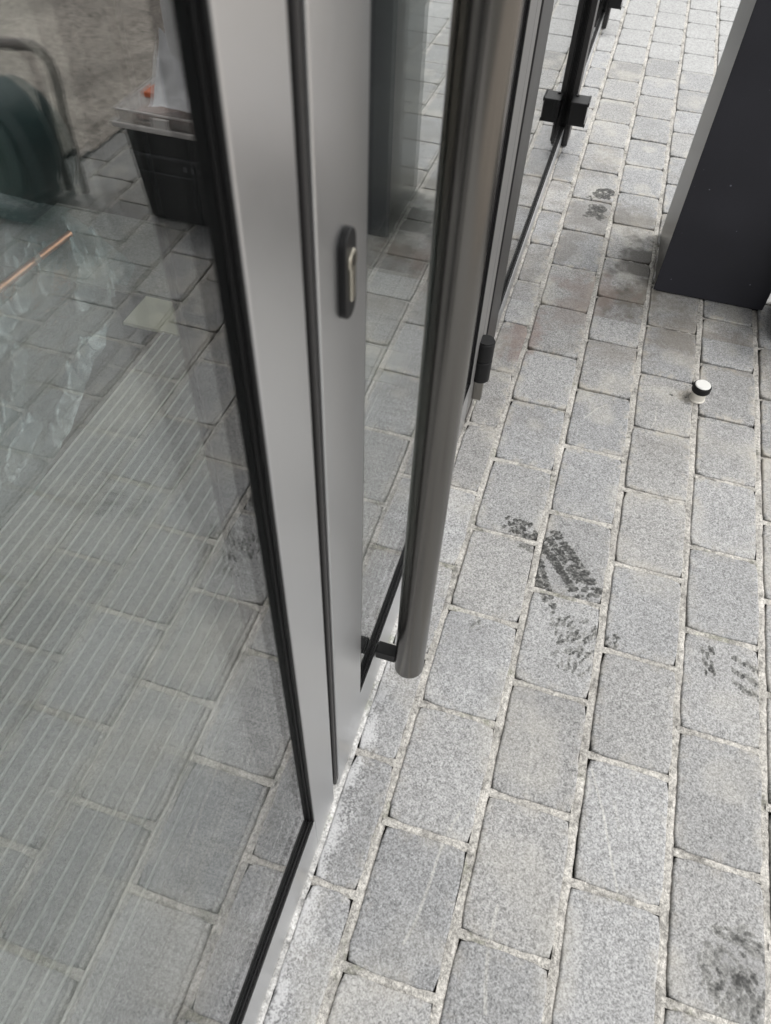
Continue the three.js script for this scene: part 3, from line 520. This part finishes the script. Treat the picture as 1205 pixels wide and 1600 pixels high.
{ // green hose reel in a tube frame
  const x = 1.0 * K, y = 0.20 * K, f = 1.375 * K, t = thing('hose_reel', 'dark green hose reel with a yellow hub in a grey tube frame', 'hose reel', [x, 0, -f]);
  const green = std({ color: lin(0.008, 0.036, 0.037), roughness: 0.42 }), g2 = std({ color: lin(0.016, 0.055, 0.053), roughness: 0.5 });
  const disc = (r, d0, d1, bev = 0.006) => { const l = [[0, d0], [r - bev, d0], [r, d0 + bev], [r, d1 - bev], [r - bev, d1], [0, d1]], parts = []; for (let i = 0; i + 1 < l.length; i++) parts.push(new THREE.LatheGeometry([new THREE.Vector2(...l[i]), new THREE.Vector2(...l[i + 1])], 56)); const g = merge(parts); g.rotateX(Math.PI / 2); g.rotateY(0.35); g.translate(x, y, -f); return g; };
  part('reel_drum', disc(0.150, -0.11, 0.03, 0.02), green, t);
  part('reel_flange', disc(0.115, 0.028, 0.05, 0.008), g2, t);
  part('hub', disc(0.030, 0.05, 0.075, 0.01), std({ color: lin(0.42, 0.42, 0.06), roughness: 0.45 }), t);
  part('reel_base', box(x - 0.02, x + 0.33, 0.012, 0.06, f + 0.0, f + 0.20, 0.012, 3), green, t);
  part('tube_frame', merge([tube([[0.985 * K, 0.012, 1.57 * K], [0.955 * K, 0.20 * K, 1.535 * K], [0.93 * K, 0.345 * K, 1.505 * K], [0.955 * K, 0.372 * K, 1.50 * K], [1.02 * K, 0.366 * K, 1.50 * K], [1.3 * K, 0.36 * K, 1.50 * K]], 0.014, 40)]), std({ color: lin(0.13, 0.11, 0.10), roughness: 0.4 }), t);
}
{ // the person behind the lens: mirrored as a dark band in the pull bar
  const t = thing('person', 'person in dark jacket and trousers standing at the near end, hands in pockets', 'person', [0.03, 0, 0.55]);
  const B = [], bone = (a, b, ra, rb) => B.push([a, b, ra, rb]);
  for (const s of [-1, 1]) {
    bone([0.10 * s, 0.92, 0], [0.11 * s, 0.50, -0.02], 0.088, 0.058); bone([0.11 * s, 0.50, -0.02], [0.115 * s, 0.09, 0.02], 0.058, 0.042); bone([0.115 * s, 0.045, 0.03], [0.135 * s, 0.035, -0.15], 0.042, 0.036);
    bone([0.19 * s, 1.42, 0.01], [0.27 * s, 1.16, 0.05], 0.060, 0.047); bone([0.27 * s, 1.16, 0.05], [0.19 * s, 0.96, -0.04], 0.046, 0.045);
    bone([0.06 * s, 1.40, 0], [0.17 * s, 1.42, 0.01], 0.09, 0.068);
  }
  bone([-0.07, 0.96, 0.01], [0.07, 0.96, 0.01], 0.10, 0.10); bone([0, 0.98, 0.01], [0, 1.34, 0], 0.125, 0.135); bone([0, 1.40, 0], [0, 1.56, -0.02], 0.058, 0.052);
  const n = 88, half = 0.95, mc = new MarchingCubes(n, new THREE.MeshBasicMaterial(), false, false, 120000); mc.isolation = 0;
  const sd = (x, y, z) => { let d = 9; for (const [a, b, ra, rb] of B) { const vx = b[0] - a[0], vy = b[1] - a[1], vz = b[2] - a[2], u = clamp(((x - a[0]) * vx + (y - a[1]) * vy + (z - a[2]) * vz) / (vx * vx + vy * vy + vz * vz)), q = Math.hypot(x - a[0] - u * vx, y - a[1] - u * vy, z - a[2] - u * vz) - ra - (rb - ra) * u, k = 0.035, h = Math.max(k - Math.abs(d - q), 0) / k; d = Math.min(d, q) - h * h * k * 0.25; } return d; };
  for (let k = 0; k < n; k++) for (let j = 0; j < n; j++) for (let i = 0; i < n; i++) { const x = (i / n * 2 - 1) * half, y = (j / n * 2 - 1) * half + 0.9, z = (k / n * 2 - 1) * half; mc.field[i + j * n + k * n * n] = Math.abs(x) > 0.4 || Math.abs(z) > 0.3 ? -1 : -sd(x, y, z); }
  mc.update();
  const g = new THREE.BufferGeometry(), c = mc.count; g.setAttribute('position', new THREE.BufferAttribute(mc.positionArray.slice(0, c * 3), 3)); g.setAttribute('normal', new THREE.BufferAttribute(mc.normalArray.slice(0, c * 3), 3)); g.scale(half, half, half); g.translate(0.03, 0.9, 0.55);
  part('clothed_body', g, std({ color: lin(0.016, 0.017, 0.021), roughness: 0.9 }), t);
  const skin = std({ color: lin(0.50, 0.31, 0.22), roughness: 0.6 }), hd = new THREE.SphereGeometry(0.1, 40, 32), hp = hd.attributes.position;
  for (let i = 0; i < hp.count; i++) { let x = hp.getX(i) * 0.78, y = hp.getY(i) * 1.18, z = hp.getZ(i) * 0.98; const e = (cx, cy, w) => Math.exp(-((x - cx) ** 2 + (y - cy) ** 2) / (w * w)); if (z < 0) { z -= 0.020 * e(0, -0.012, 0.016) + 0.012 * e(0, 0.004, 0.012) - 0.008 * (e(-0.032, 0.014, 0.014) + e(0.032, 0.014, 0.014)) + 0.005 * e(0, -0.048, 0.02) + 0.006 * e(0, -0.09, 0.02); x *= 1 - 0.25 * clamp(-y / 0.12); } hp.setXYZ(i, x, y, z); }
  hd.computeVertexNormals(); hd.rotateX(-0.35); hd.translate(0.03, 1.67, 0.51); part('head', hd, skin, t);
  const hair = new THREE.SphereGeometry(0.104, 36, 20, 0, Math.PI * 2, 0, 1.75); hair.scale(0.80, 1.16, 1); hair.rotateX(0.55); hair.translate(0.03, 1.675, 0.52); part('hair', hair, std({ color: lin(0.02, 0.014, 0.010), roughness: 0.7 }), t);
}
renderer.render(scene, camera);
